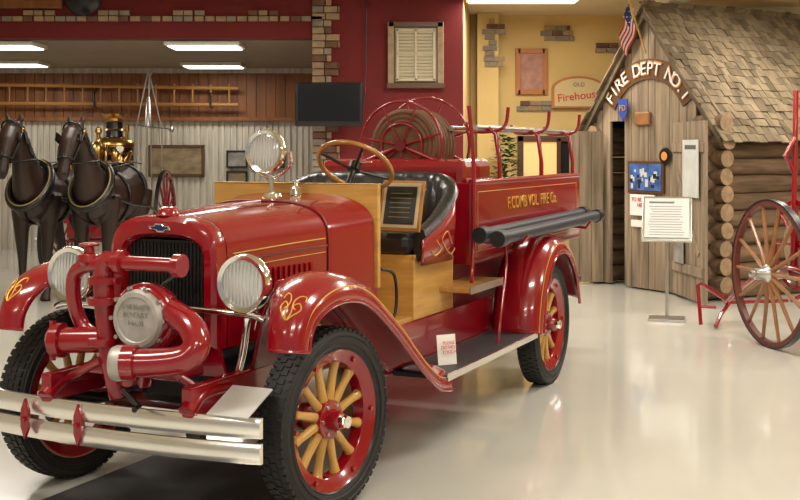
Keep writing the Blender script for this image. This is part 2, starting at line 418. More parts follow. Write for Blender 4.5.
cyl('rear_axle',T,REDD,(-3.2,-.66,.42),(-3.2,.66,.42),.05)
lathe('differential',T,REDD,[(0,-.16),(.1,-.13),(.16,0),(.1,.13),(0,.16)],(-3.2,0,.42),(1,0,0))
for k,x in enumerate((-.6,-1.6,-2.6,-4.3)): box('cross_member_%d'%k,T,REDD,(x,0,.57),(.08,.74,.1))
box('engine_pan',T,BLACK,(-.35,0,.60),(1.0,.42,.32),bev=.05)
cyl('tie_rod',T,STEEL,(.12,-.62,.36),(.12,.62,.36),.014)
for nm,z in(('bumper_bar_upper',.492),('bumper_bar_lower',.385)):
    secs=[]
    for k in range(21):
        y=-.86+1.57*k/20; x=.60-.05*((y)/.8)**2*1.5
        h=.043
        secs.append([(x-.012,y,z-h),(x+.004,y,z-h),(x+.014,y,z-h*.6),(x+.016,y,z),(x+.014,y,z+h*.6),(x+.004,y,z+h),(x-.012,y,z+h)])
    loft(nm,T,BUMPC,secs,closed=True,cap=True)
for k,y in enumerate((-.48,-.18,.50)):
    if y>.3: box('bumper_mount_%d'%k,T,BLACK,(.55,y-.1,.435),(.06,.06,.14),bev=.01); continue
    prism('bumper_clamp_%d'%k,T,RED,[(-.022,-.04),(0,-.095),(.022,-.04),(.022,.04),(0,.095),(-.022,.04)],(.608,y,.437),(0,1,0),(0,0,1),.02,.004)
    lathe('clamp_bolt_%d'%k,T,RED,[(.012,0),(.012,.012),(0,.014)],(.628,y,.437),(1,0,0),10)
for s in(-1,1): tube('bumper_arm_%d'%(s+2),T,BLACK,[(.3,s*.38,.56),(.58,s*.38,.44)],.02)
def arch(w,zt,zb,x,n=24,zs=None,p=.6,q=.75):
    zs=zt-.20 if zs is None else zs
    pts=[(x,-w,zb),(x,-w,(zb+zs)/2)]
    for k in range(n+1):
        t=math.pi*(1-k/n); c=math.cos(t);s=math.sin(t)
        pts.append((x,w*math.copysign(abs(c)**p,c),zs+(zt-zs)*abs(s)**q))
    pts+=[(x,w,(zb+zs)/2),(x,w,zb)]
    return pts
loft('radiator_shell',T,RED,[arch(.295,1.345,.74,.16),arch(.300,1.35,.74,.20),arch(.296,1.343,.745,.245),arch(.275,1.32,.76,.262),arch(.235,1.262,.80,.258,zs=1.14),arch(.22,1.245,.82,.235,zs=1.13),arch(.22,1.245,.82,.19,zs=1.13)],closed=True)
box('radiator_core',T,GRILLE,(.20,0,1.01),(.02,.46,.44),bev=0)
boxes('radiator_fins',T,BLACK,[((.213,-.2+k*.02,1.02),(.008,.006,.4)) for k in range(21)])
lathe('radiator_cap',T,RED,[(0,.04),(.03,.04),(.045,.03),(.05,.01),(.06,0)],(.20,0,1.345),(0,0,1),24)
bt=[(-.05,-.009),(-.02,-.009),(-.014,-.02),(.026,-.02),(.032,-.009),(.062,-.009),(.05,.009),(.02,.009),(.014,.02),(-.026,.02),(-.032,.009),(-.062,.009)]
prism('bowtie_badge',T,CHROME,bt,(.264,0,1.290),(0,1,0),(0,0,1),.008,.002)
prism('bowtie_enamel',T,NAVY,[(a*.8,b*.65) for a,b in bt],(.270,0,1.290),(0,1,0),(0,0,1),.004)
prism('radiator_apron',T,RED,[(-.34,0),(.34,0),(.3,.14),(-.3,.14)],(.24,0,.62),(0,1,0),(0,0,1),-.02)
loft('hood',T,RED,[arch(.297,1.345,.74,.158),arch(.325,1.358,.74,-.1),arch(.36,1.368,.74,-.35),arch(.40,1.375,.74,-.62)],closed=True)
loft('cowl',T,RED,[arch(.402,1.376,.70,-.625),arch(.415,1.382,.68,-.66),arch(.45,1.392,.66,-.80),arch(.50,1.405,.62,-.95),arch(.505,1.41,.62,-.97)],closed=True,cap=True)
tube('hood_seam',T,REDD,[(x,y,z) for x,y,z in arch(.405,1.380,.78,-.63)],.005)
tube('hood_center_hinge',T,RED,[(.15,0,1.348),(-.35,0,1.372),(-.62,0,1.379)],.008)
for s in(-1,1):
    tube('hood_side_hinge_%d'%(s+2),T,REDD,[(.15,s*.298,1.13),(-.1,s*.327,1.14),(-.35,s*.362,1.15),(-.62,s*.403,1.155)],.006)
    tube('hood_pinstripe_%d'%(s+2),T,GOLD,[(.12,s*.3035,1.17),(-.1,s*.330,1.178),(-.35,s*.362,1.187),(-.6,s*.401,1.194)],.003,seg=6)
    tube('hood_pinstripe_low_%d'%(s+2),T,GOLD,[(.12,s*.304,1.10),(-.1,s*.330,1.108),(-.35,s*.364,1.117),(-.6,s*.404,1.124)],.002,seg=6)
    boxes('hood_louvres_%d'%(s+2),T,RED,[((-.02-k*.042,s*(.32+k*.0055),.98),(.014,.026,.20),Matrix.Rotation(s*-.5,3,'Z')) for k in range(12)])
    for k,x in enumerate((-.02,-.5)): tube('hood_latch_%d_%d'%(s+2,k),T,CHROME,[(x,s*(.335+.02*k*4.5),.80),(x,s*(.35+.02*k*4.5),.86),(x,s*(.34+.02*k*4.5),.9)],.008)
box('dash_panel',T,WOODY,(-.995,0,1.18),(.035,1.05,.56),bev=.004)
box('dash_edge',T,BRASS,(-.995,0,1.463),(.04,1.05,.008),bev=.002)
box('cowl_lower',T,RED,(-.98,0,.76),(.10,1.0,.30),bev=.01)
FPROF=[(0,-.01),(.1,.012),(.3,.034),(.5,.042),(.68,.036),(.84,.014),(.95,-.02),(.995,-.055),(1,-.085)]
def fk(x,taper):
    return min(1,x/.43)**1.6 if (taper and x>0) else 0
def fender(name,path,yi,yo,s,stripe=True,taper=0):
    P=cr([(x,0,z) for x,z in path],6); secs=[]; edge=[]
    for i,p in enumerate(P):
        t=(P[min(i+1,len(P)-1)]-P[max(i-1,0)]).normalized(); n=Vector((-t.z,0,t.x))
        if n.z<0: n=-n
        sec=[]
        k=fk(p.x,taper)
        yy=yi+taper*k; yoo=yo-.03*k
        for a,h in FPROF:
            q=p+n*(h*(1-.25*k)) ; sec.append((q.x,s*(yy+(yoo-yy)*a),q.z))
        secs.append(sec); q=p+n*-.02; edge.append((q.x,s*(yy+(yoo-yy)*.962),q.z))
    loft(name,T,RED,secs,solid=.008,ang=60)
    tube(name+'_bead',T,RED,[sc[-1] for sc in secs],.010,seg=8)
    tube(name+'_front_bead',T,RED,secs[0],.008,seg=8)
    if stripe: tube(name+'_pinstripe',T,GOLD,edge,.0035,seg=6)
    return P
fp=[(.43,.80),(.415,.88),(.36,.965),(.25,1.03),(.1,1.058),(-.08,1.04),(-.25,.975),(-.42,.875),(-.58,.77),(-.75,.645),(-.92,.53),(-1.07,.45),(-1.2,.425)]
rp=[(-2.70,.43),(-2.73,.58),(-2.80,.75),(-2.92,.90),(-3.08,.99),(-3.25,1.01),(-3.43,.97),(-3.60,.85),(-3.70,.70),(-3.76,.54)]
for s in(-1,1):
    P=fender('front_fender_%d'%(s+2),fp,.54,.87,s,taper=.13)
    fender('rear_fender_%d'%(s+2),rp,.56,.90,s)
    secs=[[(p.x,s*.545,p.z),(p.x,s*.47,max(.64,p.z-.14)),(p.x,s*.40,.62)] for p in P if .15>p.x>-1.0]
    loft('front_apron_%d'%(s+2),T,RED,secs,solid=.008,ang=60)
    def onf(dy,v):
        v=max(1.0,min(len(P)-2.01,v)); k=int(v); p=P[k].lerp(P[k+1],v-k); t=(P[k+1]-P[k-1]).normalized(); n=Vector((-t.z,0,t.x))
        if n.z<0:n=-n
        kk=fk(p.x,.13); yy=.54+.13*kk; yoo=.87-.03*kk; y=.762+dy; a=max(0,min(1,(y-yy)/(yoo-yy))); h=0
        for (a0,h0),(a1,h1) in zip(FPROF,FPROF[1:]):
            if a0<=a<=a1: h=h0+(h1-h0)*(a-a0)/(a1-a0)
        q=p+n*(h*(1-.25*kk)+.0055); return Vector((q.x,s*y,q.z))
    L=[]
    for sg in(-1,1):
        L.append((cr([onf(sg*a,12+b) for a,b in [(.003,-3.6),(.022,-2.4),(.046,-.6),(.032,.8),(.012,-.2),(.026,-1)]],4),.0032))
        L.append((cr([onf(sg*a,12+b) for a,b in [(.003,-3.6),(.014,-1.6),(.008,.8),(.022,2.4),(.044,2.8),(.05,1.6)]],4),.0032))
    tubes('fender_scroll_%d'%(s+2),T,GOLD,L,6)
    box('running_board_%d'%(s+2),T,TREAD,(-1.94,s*.70,.415),(1.62,.32,.03),bev=.006)
    box('running_board_trim_%d'%(s+2),T,CHROME,(-1.94,s*.867,.413),(1.60,.012,.04),bev=.003)
    box('splash_apron_%d'%(s+2),T,RED,(-1.85,s*.525,.53),(1.9,.02,.25),bev=.004)
    tube('board_bracket_%d'%(s+2),T,BLACK,[(-1.9,s*.4,.53),(-1.9,s*.65,.385)],.018)
box('cab_floor',T,WOODX,(-1.3,0,.67),(.7,1.04,.03))
box('body_sill',T,RED,(-1.55,0,.63),(1.15,1.04,.07),bev=.01)
box('seat_box',T,WOODY,(-1.76,0,.85),(.62,1.06,.38),bev=.005)
for s in(-1,1): 
    box('seat_box_trim_%d'%(s+2),T,SPOKE,(-1.76,s*.532,1.03),(.64,.012,.025))
    tube('cab_grab_%d'%(s+2),T,BLACK,[(-1.05,s*.53,.66),(-1.15,s*.55,.75),(-1.16,s*.54,.95),(-1.02,s*.52,1.0)],.009,smooth_path=5)
box('seat_cushion',T,LEATH,(-1.70,0,1.11),(.58,1.04,.14),bev=.05)
boxes('cushion_pleats',T,LEATH,[((-1.70,-.45+k*.1,1.185),(.5,.012,.012)) for k in range(10)])
up=[(-1.46,.56),(-1.62,.575),(-1.80,.58),(-1.96,.56),(-2.05,.46),(-2.08,.3),(-2.085,.0),(-2.08,-.3),(-2.05,-.46),(-1.96,-.56),(-1.80,-.58),(-1.62,-.575),(-1.46,-.56)]
top=[1.18,1.24,1.33,1.43,1.49,1.50,1.50,1.50,1.49,1.43,1.33,1.24,1.18]
PP=cr([(a,b,t) for (a,b),t in zip(up,top)],6)
secs=[];secs2=[]
for i,p in enumerate(PP):
    t=PP[min(i+1,len(PP)-1)]-PP[max(i-1,0)]; t.z=0; t.normalize(); n=Vector((-t.y,t.x,0))
    inn=n if (Vector((-1.7,0,0))-Vector((p.x,p.y,0))).dot(n)>0 else -n
    pl=.014*abs(math.sin(i*math.pi/3))
    b=Vector((p.x,p.y,0)); zb=1.0;zt=p.z
    secs.append([b+inn*.01+Vector((0,0,zb)),b+inn*(.055+pl)+Vector((0,0,zb+.1)),b+inn*(.06+pl)+Vector((0,0,(zb+zt)/2)),b+inn*(.05+pl)+Vector((0,0,zt-.03)),b+inn*.02+Vector((0,0,zt+.012)),b-inn*.03+Vector((0,0,zt+.008)),b-inn*.045+Vector((0,0,zt-.03)),b-inn*.012+Vector((0,0,zt-.06))])
    secs2.append([b-inn*.012+Vector((0,0,zb-.02)),b-inn*.022+Vector((0,0,(zb+zt)/2-.03)),b-inn*.02+Vector((0,0,zt-.05))])
loft('seat_back_leather',T,LEATH,secs,closed=True,cap=True,ang=70)
loft('seat_back_shell',T,RED,secs2,solid=.012,ang=70)
tubes('seat_scroll',T,GOLD,[(cr([(-1.85,.61,1.08),(-1.78,.61,1.16),(-1.70,.608,1.12),(-1.75,.61,1.06),(-1.83,.61,1.02),(-1.90,.607,1.05)],5),.003),(cr([(-1.62,.603,1.12),(-1.68,.607,1.06),(-1.6,.603,1.03),(-1.56,.60,1.06)],5),.003)],6)
sc=Vector((-1.15,.30,1.56)); axd=Vector((-.62,0,.78)).normalized(); a=Vector((0,1,0)); b=axd.cross(a)
tube('steering_wheel_rim',T,WHEELW,[sc+a*.215*math.cos(t)+b*.215*math.sin(t) for t in [2*math.pi*k/40 for k in range(40)]],.014,closed=True)
tubes('steering_spokes',T,BLACK,[([sc-axd*.03,sc+a*.21*math.cos(t)+b*.21*math.sin(t)],.009) for t in (.6,2.2,3.75,5.3)])
cyl('steering_column',T,BLACK,sc-axd*.02,sc-axd*.75,.018)
lathe('steering_hub',T,BLACK,[(0,.02),(.035,.015),(.035,-.03),(.0,-.04)],sc,axd)
tube('throttle_lever',T,CHROME,[sc+axd*.02,sc+axd*.03+a*.1],.005)
pc=Vector((-1.40,.48,1.325)); pu=Vector((-.30,0,1)).normalized(); px=Vector((.12,1,0)).normalized()
def plate(name,m,w,h,off,th): 
    n=px.cross(pu).normalized()
    return prism(name,T,m,[(-w/2,-h/2),(w/2,-h/2),(w/2,h/2),(-w/2,h/2)],pc+n*off,px,pu,th,.003)
plate('plaque_frame',WHEELW,.28,.30,0,.018); plate('plaque_mount',MAP,.245,.265,.018,.004); plate('plaque_face',PLAQ,.205,.225,.022,.003)
for k in range(6): 
    n=px.cross(pu).normalized(); c=pc+n*.0255+pu*(.07-k*.028)
    prism('plaque_line_%d'%k,T,GOLDD,[(-.07,-.002),(.07,-.002),(.07,.002),(-.07,.002)],c,px,pu,.001)
def lamp(name,c,ax,r,rim=CHROME,shell=CHROME):
    e=empty(name,parent=T); ax=Vector(ax).normalized()
    lathe('bucket',e,shell,[(0,-r*1.25),(r*.35,-r*1.2),(r*.7,-r*.85),(r*.92,-r*.35),(r,0)],c,ax,36)
    lathe('bezel',e,rim,[(r*.98,-.025),(r*1.10,-.014),(r*1.14,.01),(r*1.06,.032),(r*.90,.026),(r*.88,.012)],c,ax,40)
    lathe('reflector',e,CHROME,[(0,-r*.3),(r*.5,-r*.2),(r*.92,.01)],c,ax,36)
    lathe('lens',e,LENS,[(r*.93,.014),(r*.7,.020),(r*.4,.025),(0,.028)],c,ax,36)
    a,b=frame_of(ax)
    c=Vector(c)
    tubes('lens_flutes',e,LENS,[([c+ax*(.012+.014*(1-((k*.16)**2)))+a*k*.16*r+b*v*r*math.sqrt(max(0,.8-(k*.16)**2)) for v in(-.92,0,.92)],.0042) for k in range(-5,6)],6)
    return e
for s in(-1,1):
    lamp('headlamp_%d'%(s+2),(.30,s*.48,1.06),(1,0,0),.118)
    tube('headlamp_post_%d'%(s+2),T,CHROME,[(.28,s*.48,.95),(.27,s*.47,.88),(.22,s*.42,.74),(.2,s*.38,.64)],.018,smooth_path=4)
tube('headlamp_tie_bar',T,CHROME,[(.30,-.58,.90),(.30,-.48,.92),(.285,0,.93),(.30,.48,.92),(.30,.58,.90)],.014,smooth_path=4)
slc=Vector((-.80,-.07,1.64))
lamp('searchlight',slc,(.93,.02,.06),.108,CHROME,STEEL)
tube('searchlight_yoke',T,CHROME,[slc+Vector((-.03,.135,0)),slc+Vector((-.05,.12,-.08)),slc+Vector((-.05,0,-.145)),slc+Vector((-.05,-.12,-.08)),slc+Vector((-.03,-.135,0))],.009,smooth_path=5)
cyl('searchlight_post',T,CHROME,(-.85,-.06,1.39),(-.85,-.07,1.51),.012)
lathe('searchlight_foot',T,CHROME,[(.06,0),(.05,.02),(.015,.03),(0,.03)],(-.85,-.06,1.39))
lathe('windshield_bracket',T,CHROME,[(.035,0),(.03,.04),(.012,.05),(0,.1)],(-.9,.06,1.40))
PM=empty('front_pump',parent=T)
lathe('pump_casing',PM,RED,[(0,-.10),(.09,-.10),(.14,-.07),(.155,-.02),(.155,.02),(.14,.04),(.12,.05)],(.52,.11,.915),(1,0,0),40)
lathe('pump_cover',PM,ALU,[(.13,.03),(.13,.06),(.118,.075),(.10,.078),(.095,.072),(0,.074)],(.52,.11,.915),(1,0,0),40)
tubes('cover_bolts',PM,STEEL,[([(.57,.11+.138*math.cos(t),.915+.138*math.sin(t)),(.588,.11+.138*math.cos(t),.915+.138*math.sin(t))],.010) for t in [2*math.pi*k/10 for k in range(10)]])
text('cover_text',PM,STEEL,'NORTHERN\nROTARY\nNo. 8',.034,(.5965,.11,.935),(0,1,0),(0,0,1),.001)
def pipe(n,m,pts,r,sm=5,seg=20): tube(n,PM,m,pts,r,seg=seg,smooth_path=sm)
pipe('discharge_pipe',RED,[(.50,.22,.95),(.56,.37,.90),(.60,.43,.83),(.63,.39,.775),(.67,.27,.755),(.71,.14,.75)],.060)
d=Vector((.05,-.16,-.005)).normalized(); e0=Vector((.71,.14,.75))
lathe('discharge_collar',PM,RED,[(.062,-.06),(.076,-.055),(.076,0),(.06,.01)],e0,d)
lathe('discharge_cap',PM,ALU,[(.073,0),(.076,.03),(.068,.05),(.03,.052),(0,.045)],e0,d)
pipe('upper_pipe',RED,[(.55,-.06,1.15),(.56,.08,1.155),(.56,.30,1.155)],.032)
lathe('upper_pipe_flange',PM,RED,[(0,.02),(.05,.02),(.05,-.015),(.032,-.02)],(.56,.31,1.155),(0,1,0))
lathe('upper_elbow_flange',PM,RED,[(.032,-.02),(.054,-.015),(.054,.015),(.032,.02)],(.55,.0,1.155),(0,1,0))
pipe('standpipe',RED,[(.55,-.06,1.17),(.54,-.10,1.12),(.53,-.11,1.0),(.52,-.10,.82),(.52,-.08,.70),(.5,-.05,.55)],.045)
for k,z in enumerate((1.07,.98,.80)): lathe('standpipe_flange_%d'%k,PM,RED,[(.045,-.018),(.072,-.015),(.072,.015),(.045,.018)],(.53,-.108,z),(0,0,1))
pipe('valve_body',RED,[(.53,-.12,1.14),(.52,-.22,1.13),(.50,-.30,1.08),(.48,-.32,.96),(.46,-.28,.84),(.5,-.14,.80)],.034)
lathe('valve_bonnet',PM,RED,[(0,.07),(.02,.07),(.025,.04),(.05,.03),(.055,0),(.04,-.02)],(.52,-.20,1.15),(0,0,1))
tube('valve_wheel',PM,RED,[(.52+.04*math.cos(t),-.20+.04*math.sin(t),1.225) for t in [2*math.pi*k/16 for k in range(16)]],.007,closed=True)
cyl('suction_inlet',PM,RED,(.50,-.12,.80),(.55,-.34,.79),.058)
lathe('suction_cap',PM,RED,[(.058,-.02),(.078,-.015),(.078,.03),(.06,.045),(0,.05)],(.55,-.34,.79),(.06,-.26,-.01))
tubes('suction_lugs',PM,RED,[([(.565,-.37,.79+.09*q),(.565,-.37,.79+.06*q)],.014) for q in(-1,1)])
cyl('drive_gearcase',PM,REDD,(.26,.02,.80),(.46,.04,.84),.10,.12)
box('pump_bracket',PM,RED,(.44,.05,.68),(.2,.5,.06),bev=.015)
tube('brace_1',PM,RED,[(.56,.22,.72),(.46,.36,.60)],.02); tube('brace_2',PM,RED,[(.56,-.1,.72),(.5,-.36,.60)],.02)
cyl('pump_sump',PM,RED,(.52,.06,.62),(.52,.08,.80),.07,.09)
tube('cooling_line',PM,BLACK,[(.5,.16,1.04),(.42,.2,1.10),(.3,.16,1.12),(.26,.1,1.08)],.009,smooth_path=5)
tube('crank_handle',PM,BLACK,[(.56,.1,.62),(.66,.1,.62),(.66,.18,.56),(.72,.2,.56)],.012)
box('license_plate',T,PAPER,(.50,.58,.585),(.22,.20,.008),rot=(0,R(22),0),bev=.002)
for s in(-1,1):
    box('bed_side_%d'%(s+2),T,RED,(-3.45,s*.60,1.18),(2.5,.03,.50),bev=.006)
    tube('bed_top_rail_%d'%(s+2),T,RED,[(-2.2,s*.60,1.44),(-4.7,s*.60,1.44)],.022)
    tube('bed_low_rail_%d'%(s+2),T,REDD,[(-2.2,s*.61,.94),(-4.7,s*.61,.94)],.018)
    tube('bed_pinstripe_%d'%(s+2),T,GOLD,[(-2.28,s*.617,1.38),(-4.6,s*.617,1.38),(-4.6,s*.617,1.0),(-2.28,s*.617,1.0)],.002,closed=True,seg=6)
    box('under_body_%d'%(s+2),T,REDD,(-3.4,s*.47,.78),(2.4,.03,.34),bev=.004)
    for k,x in enumerate((-2.75,-3.7,-4.55)):
        if s<0 and k<2: continue
        tube('rack_post_%d_%d'%(s+2,k),T,RED,[(x,s*.60,1.2),(x,s*.60,1.55),(x,s*.57,1.76),(x,s*.52,1.80)],.015)
        tube('rack_hook_%d_%d'%(s+2,k),T,RED,[(x,s*.66,1.94),(x,s*.64,1.82),(x,s*.56,1.78),(x,s*.40,1.78),(x,s*.36,1.84)],.013,smooth_path=4)
    if s>0:
        tube('ladder_rail_%d'%(s+2),T,STEEL,[(-2.55,s*.50,1.80),(-4.95,s*.50,1.80)],.018)
        tube('ladder_rail_inner_%d'%(s+2),T,STEEL,[(-2.75,s*.24,1.80),(-4.95,s*.24,1.80)],.018)
        tubes('ladder_rungs_%d'%(s+2),T,LADW,[([(-2.8-k*.3,s*.24,1.80),(-2.8-k*.3,s*.5,1.80)],.012) for k in range(8)])
        tube('hand_rail_%d'%(s+2),T,RED,[(-2.12,s*.64,.78),(-2.08,s*.65,.85),(-2.14,s*.64,1.1),(-2.16,s*.63,1.6),(-2.16,s*.6,1.93)],.013,smooth_path=5)
    for k,(y,z) in enumerate(((.71,1.12),(.83,1.10))):
        tube('suction_hose_%d_%d'%(s+2,k),T,HOSEB,[(-2.10,s*y,z),(-4.5,s*y,z+.02)],.042,seg=20)
        for q,x in enumerate((-2.11,-4.47)):
            lathe('hose_coupling_%d_%d_%d'%(s+2,k,q),T,BLACK if q else HOSEB,[(.03,-.06),(.052,-.055),(.055,0),(.052,.06),(.045,.062)],(x,s*y,z+.02*q),(1,0,0))
            lathe('hose_end_%d_%d_%d'%(s+2,k,q),T,DARK,[(0,0),(.047,0)],(x-.058 if q else x+.062,s*y,z+.02*q),(1,0,0))
    for k,x in enumerate((-2.45,-4.0)):
        tube('hose_bracket_%d_%d'%(s+2,k),T,RED,[(x,s*.60,1.04),(x,s*.70,1.065),(x,s*.86,1.05),(x,s*.90,1.10)],.012)
    tube('bracket_strut_%d'%(s+2),T,RED,[(-2.45,s*.74,1.05),(-2.42,s*.76,.9),(-2.25,s*.78,.6),(-2.2,s*.78,.43)],.011,smooth_path=5)
    box('step_board_%d'%(s+2),T,WOODX,(-2.15,s*.60,.80),(.62,.26,.035),bev=.006)
    box('step_trim_%d'%(s+2),T,STEEL,(-2.15,s*.735,.80),(.63,.01,.045),bev=.002)
box('bed_front',T,RED,(-2.2,0,1.18),(.03,1.2,.52),bev=.004)
box('bed_floor',T,WOODX,(-3.45,0,.95),(2.5,1.2,.04))
box('bed_rear',T,RED,(-4.7,0,1.12),(.03,1.2,.36),bev=.004)
box('rear_step',T,TREAD,(-4.85,0,.55),(.30,1.1,.04))
box('water_tank',T,RED,(-2.55,0,1.28),(.55,1.04,.62),bev=.05)
vs,f_=[],[]
for k in range(9):
    for j in range(2):
        a_,b_=sweepgeo(cr([(-2.95,-.5+k*.12,1.2+j*.09),(-3.8,-.5+k*.12,1.22+j*.09),(-4.6,-.5+k*.12,1.2+j*.09)],4),.045,False,10); n=len(vs); vs+=a_; f_+=[tuple(i+n for i in q) for q in b_]
mk('folded_hose',vs,f_,MAP,T)
text('bed_lettering',T,GOLD,'F.COMB VOL. FIRE Co.',.12,(-3.45,.618,1.28),(-1,0,0),(0,0,1),.002)
box('tool_locker',T,REDD,(-2.35,.0,.80),(.3,.9,.3),bev=.01)
HR=empty('hose_reel',parent=T)
for k,(x,rr) in enumerate(((-2.45,.30),(-2.88,.33))):
    c=Vector((x,0,1.68+.01*k))
    tube('reel_ring_%d'%k,HR,RED,[c+Vector((0,rr*math.cos(t),rr*math.sin(t))) for t in [2*math.pi*q/40 for q in range(40)]],.010,closed=True)
    tube('reel_inner_ring_%d'%k,HR,RED,[c+Vector((0,.15*math.cos(t),.15*math.sin(t))) for t in [2*math.pi*q/28 for q in range(28)]],.008,closed=True)
    tubes('reel_spokes_%d'%k,HR,RED,[([c,c+Vector((0,rr*math.cos(t),rr*math.sin(t)))],.007) for t in [2*math.pi*(q+.3)/7 for q in range(7)]])
    lathe('reel_boss_%d'%k,HR,REDD,[(0,.03),(.04,.03),(.04,-.03),(0,-.03)],c,(1,0,0))
    tube('reel_stand_%d'%k,HR,RED,[(x,.28,1.57),(x,0,1.68),(x,-.28,1.57)],.014)
vs,f_=[],[]
for j in range(3):
    for k in range(7):
        rr=.16+j*.032
        a_,b_=sweepgeo([Vector((-2.50-k*.055,rr*math.cos(t),1.685+rr*math.sin(t))) for t in [2*math.pi*q/30 for q in range(30)]],.022,True,8); n=len(vs); vs+=a_; f_+=[tuple(i+n for i in q) for q in b_]
mk('coiled_hose',vs,f_,HOSEC,HR)
cyl('reel_drum',HR,HOSEC,(-2.47,0,1.685),(-2.86,0,1.685),.14)
prism('price_card',T,WHITE,[(-.06,0),(.06,0),(.06,.17),(-.06,.17)],(-1.40,.76,.432),Vector((-.75,.6,0)),Vector((-.12,-.12,1)),.004)
text('price_card_text',T,REDTX,'PLEASE\nDO NOT\nTOUCH',.026,(-1.404,.769,.53),Vector((-.75,.6,0)),Vector((-.12,-.12,1)),.001)
box('rubber_mat',None,MATR,(-1.15,5.35,.006),(1.0,1.5,.012),rot=(0,0,R(-24.3)),bev=.004)

# ------------------------------------------------------------------ log cabin
K=empty('log_cabin',(3.43,12.65,0),29.4)
LEN=2.55;W=1.96;ZR=3.30;SL=1.47/1.18
vs,f_,mi=[],[],[]
def addlog(p1,p2,r):
    n=6;P=[Vector(p1).lerp(Vector(p2),k/n) for k in range(n+1)]
    P=[p+Vector((0,random.uniform(-.006,.006),random.uniform(-.006,.006))) for p in P]
    a_,b_=sweepgeo(P,[r*random.uniform(.92,1.06) for _ in P],False,12); o=len(vs); vs.extend(a_); f_.extend([tuple(i+o for i in q) for q in b_]); mi.extend([0]*(len(b_)-2)+[1,1])
for k in range(10):
    z=.10+k*.195
    addlog((-.12+random.uniform(-.05,.05),0,z),(LEN,0,z),.10)
    addlog((-.1,W,z),(LEN,W,z),.10)
    if z<1.95:
        addlog((.0,-.22+random.uniform(-.05,.05),z+.09),(.0,.22,z+.09),.095)
        addlog((LEN,-.2,z+.09),(LEN,W+.15,z+.09),.095)
mk('log_walls',vs,f_,[LOG,LOGE],K,True,mi)
box('chinking_side',K,CHINK,(LEN/2,.0,1.0),(LEN,.05,1.95),bev=0)
P_=[]
y=.2
while y<W+.05:
    w=random.uniform(.11,.16)
    zt=min(3.25,ZR-.06-abs(y+w/2-.98)*SL)
    if y+w<1.42 or y>1.64: P_.append(((-.02+random.uniform(-.006,.006),y+w/2,zt/2+.02),(.035,w-.008,zt)))
    else: P_.append(((-.02,y+w/2,(zt+2.0)/2),(.035,w-.008,zt-2.0)))
    y+=w
boxes('front_planks',K,GREYW,P_)
prism('gable_triangle',K,GREYW,[(-.1,2.05),(W+.1,2.05),(W/2+.02,ZR-.08),(W/2-.02,ZR-.08)],(.02,0,0),(0,1,0),(0,0,1),.03)
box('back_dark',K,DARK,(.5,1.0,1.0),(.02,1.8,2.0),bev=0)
vs,f_,mi=[],[],[]
XF=-.13
for side in(1,-1):
    ang=math.atan(SL); sl=1.22/math.cos(ang)
    rowsN=18
    for r_ in range(rowsN+1):
        d=r_*(sl/rowsN)
        x=XF+random.uniform(-.05,0)
        while x<LEN+.2:
            w=random.uniform(.07,.14)
            yy=.98-side*(d+.02)*math.cos(ang); zz=ZR+.03-(d+.02)*math.sin(ang)
            M=Matrix.Rotation(side*(ang-.07),3,'X')
            a_,b_=boxgeo((x+w/2,yy,zz+random.uniform(0,.02)),(w-.006,.15+random.uniform(0,.04),.014),M)
            o=len(vs);vs+=a_;f_+=[tuple(i+o for i in q) for q in b_];mi+=[random.choice([0,0,1])]*6; x+=w
    c=(LEN/2+.04,.98-side*.61,ZR-.02-.61*SL)
    a_,b_=boxgeo(c,(LEN+.30,sl-.02,.03),Matrix.Rotation(side*ang,3,'X')); o=len(vs);vs+=a_;f_+=[tuple(i+o for i in q) for q in b_];mi+=[1]*6
mk('shake_roof',vs,f_,[SHAKE,SHAKE2],K,False,mi)
for s in(1,-1):
    prism('barge_board_%d'%(s+2),K,SHAKE2,[(0,0),(s*1.22,-1.22*SL),(s*1.22,-1.22*SL-.08),(0,-.10)],(XF+.01,.98,ZR),(0,1,0),(0,0,1),.025)
sg=empty('arched_sign',parent=K)
RC=.80;cz=2.60-RC
def ac(t,r): return Vector((-.06,.98+r*math.cos(t),cz+r*math.sin(t)))
T0,T1=R(30),R(150)
secs=[]
for k in range(25):
    t=T0+(T1-T0)*k/24
    secs.append([ac(t,RC-.12),ac(t,RC+.12),ac(t,RC+.12)+Vector((.03,0,0)),ac(t,RC-.12)+Vector((.03,0,0))])
loft('band',sg,FRAMEB,secs,closed=True,cap=True,smooth=False)
s_='FIRE DEPT NO.1'
for k,chh in enumerate(s_):
    if chh==' ': continue
    t=T0+R(6)+(T1-T0-R(12))*k/(len(s_)-1)
    yd=Vector((0,math.cos(t),math.sin(t))); xd=Vector((0,-math.sin(t),math.cos(t)))
    if xd.cross(yd).x>0: xd=-xd
    text('letter_outline_%d'%k,sg,ORTX,chh,.245,ac(t,RC)+Vector((-.006,0,0)),xd,yd,.004)
    text('letter_%d'%k,sg,WHITE,chh,.205,ac(t,RC)+Vector((-.014,0,0)),xd,yd,.004)
prism('blue_shield',K,BLUE,[(-.09,.12),(.09,.12),(.08,-.04),(0,-.15),(-.08,-.04)],(-.10,1.36,2.14),(0,-1,0),(0,0,1),.01)
text('shield_text',K,GOLD,'FD',.1,(-.115,1.36,2.15),(0,-1,0),(0,0,1))
box('wood_block_sign',K,SPOKED,(-.06,1.06,2.02),(.04,.26,.16),bev=.02)
def flatk(name,m,y,z,w,h,x=-.06,th=.03): return box(name,K,m,(x,y,z),(th,w,h),bev=.003)
flatk('poster_frame',FRAMEB,1.0,1.33,.62,.38); flatk('poster_print',SCREEN,1.0,1.33,.55,.31,-.078,.004)
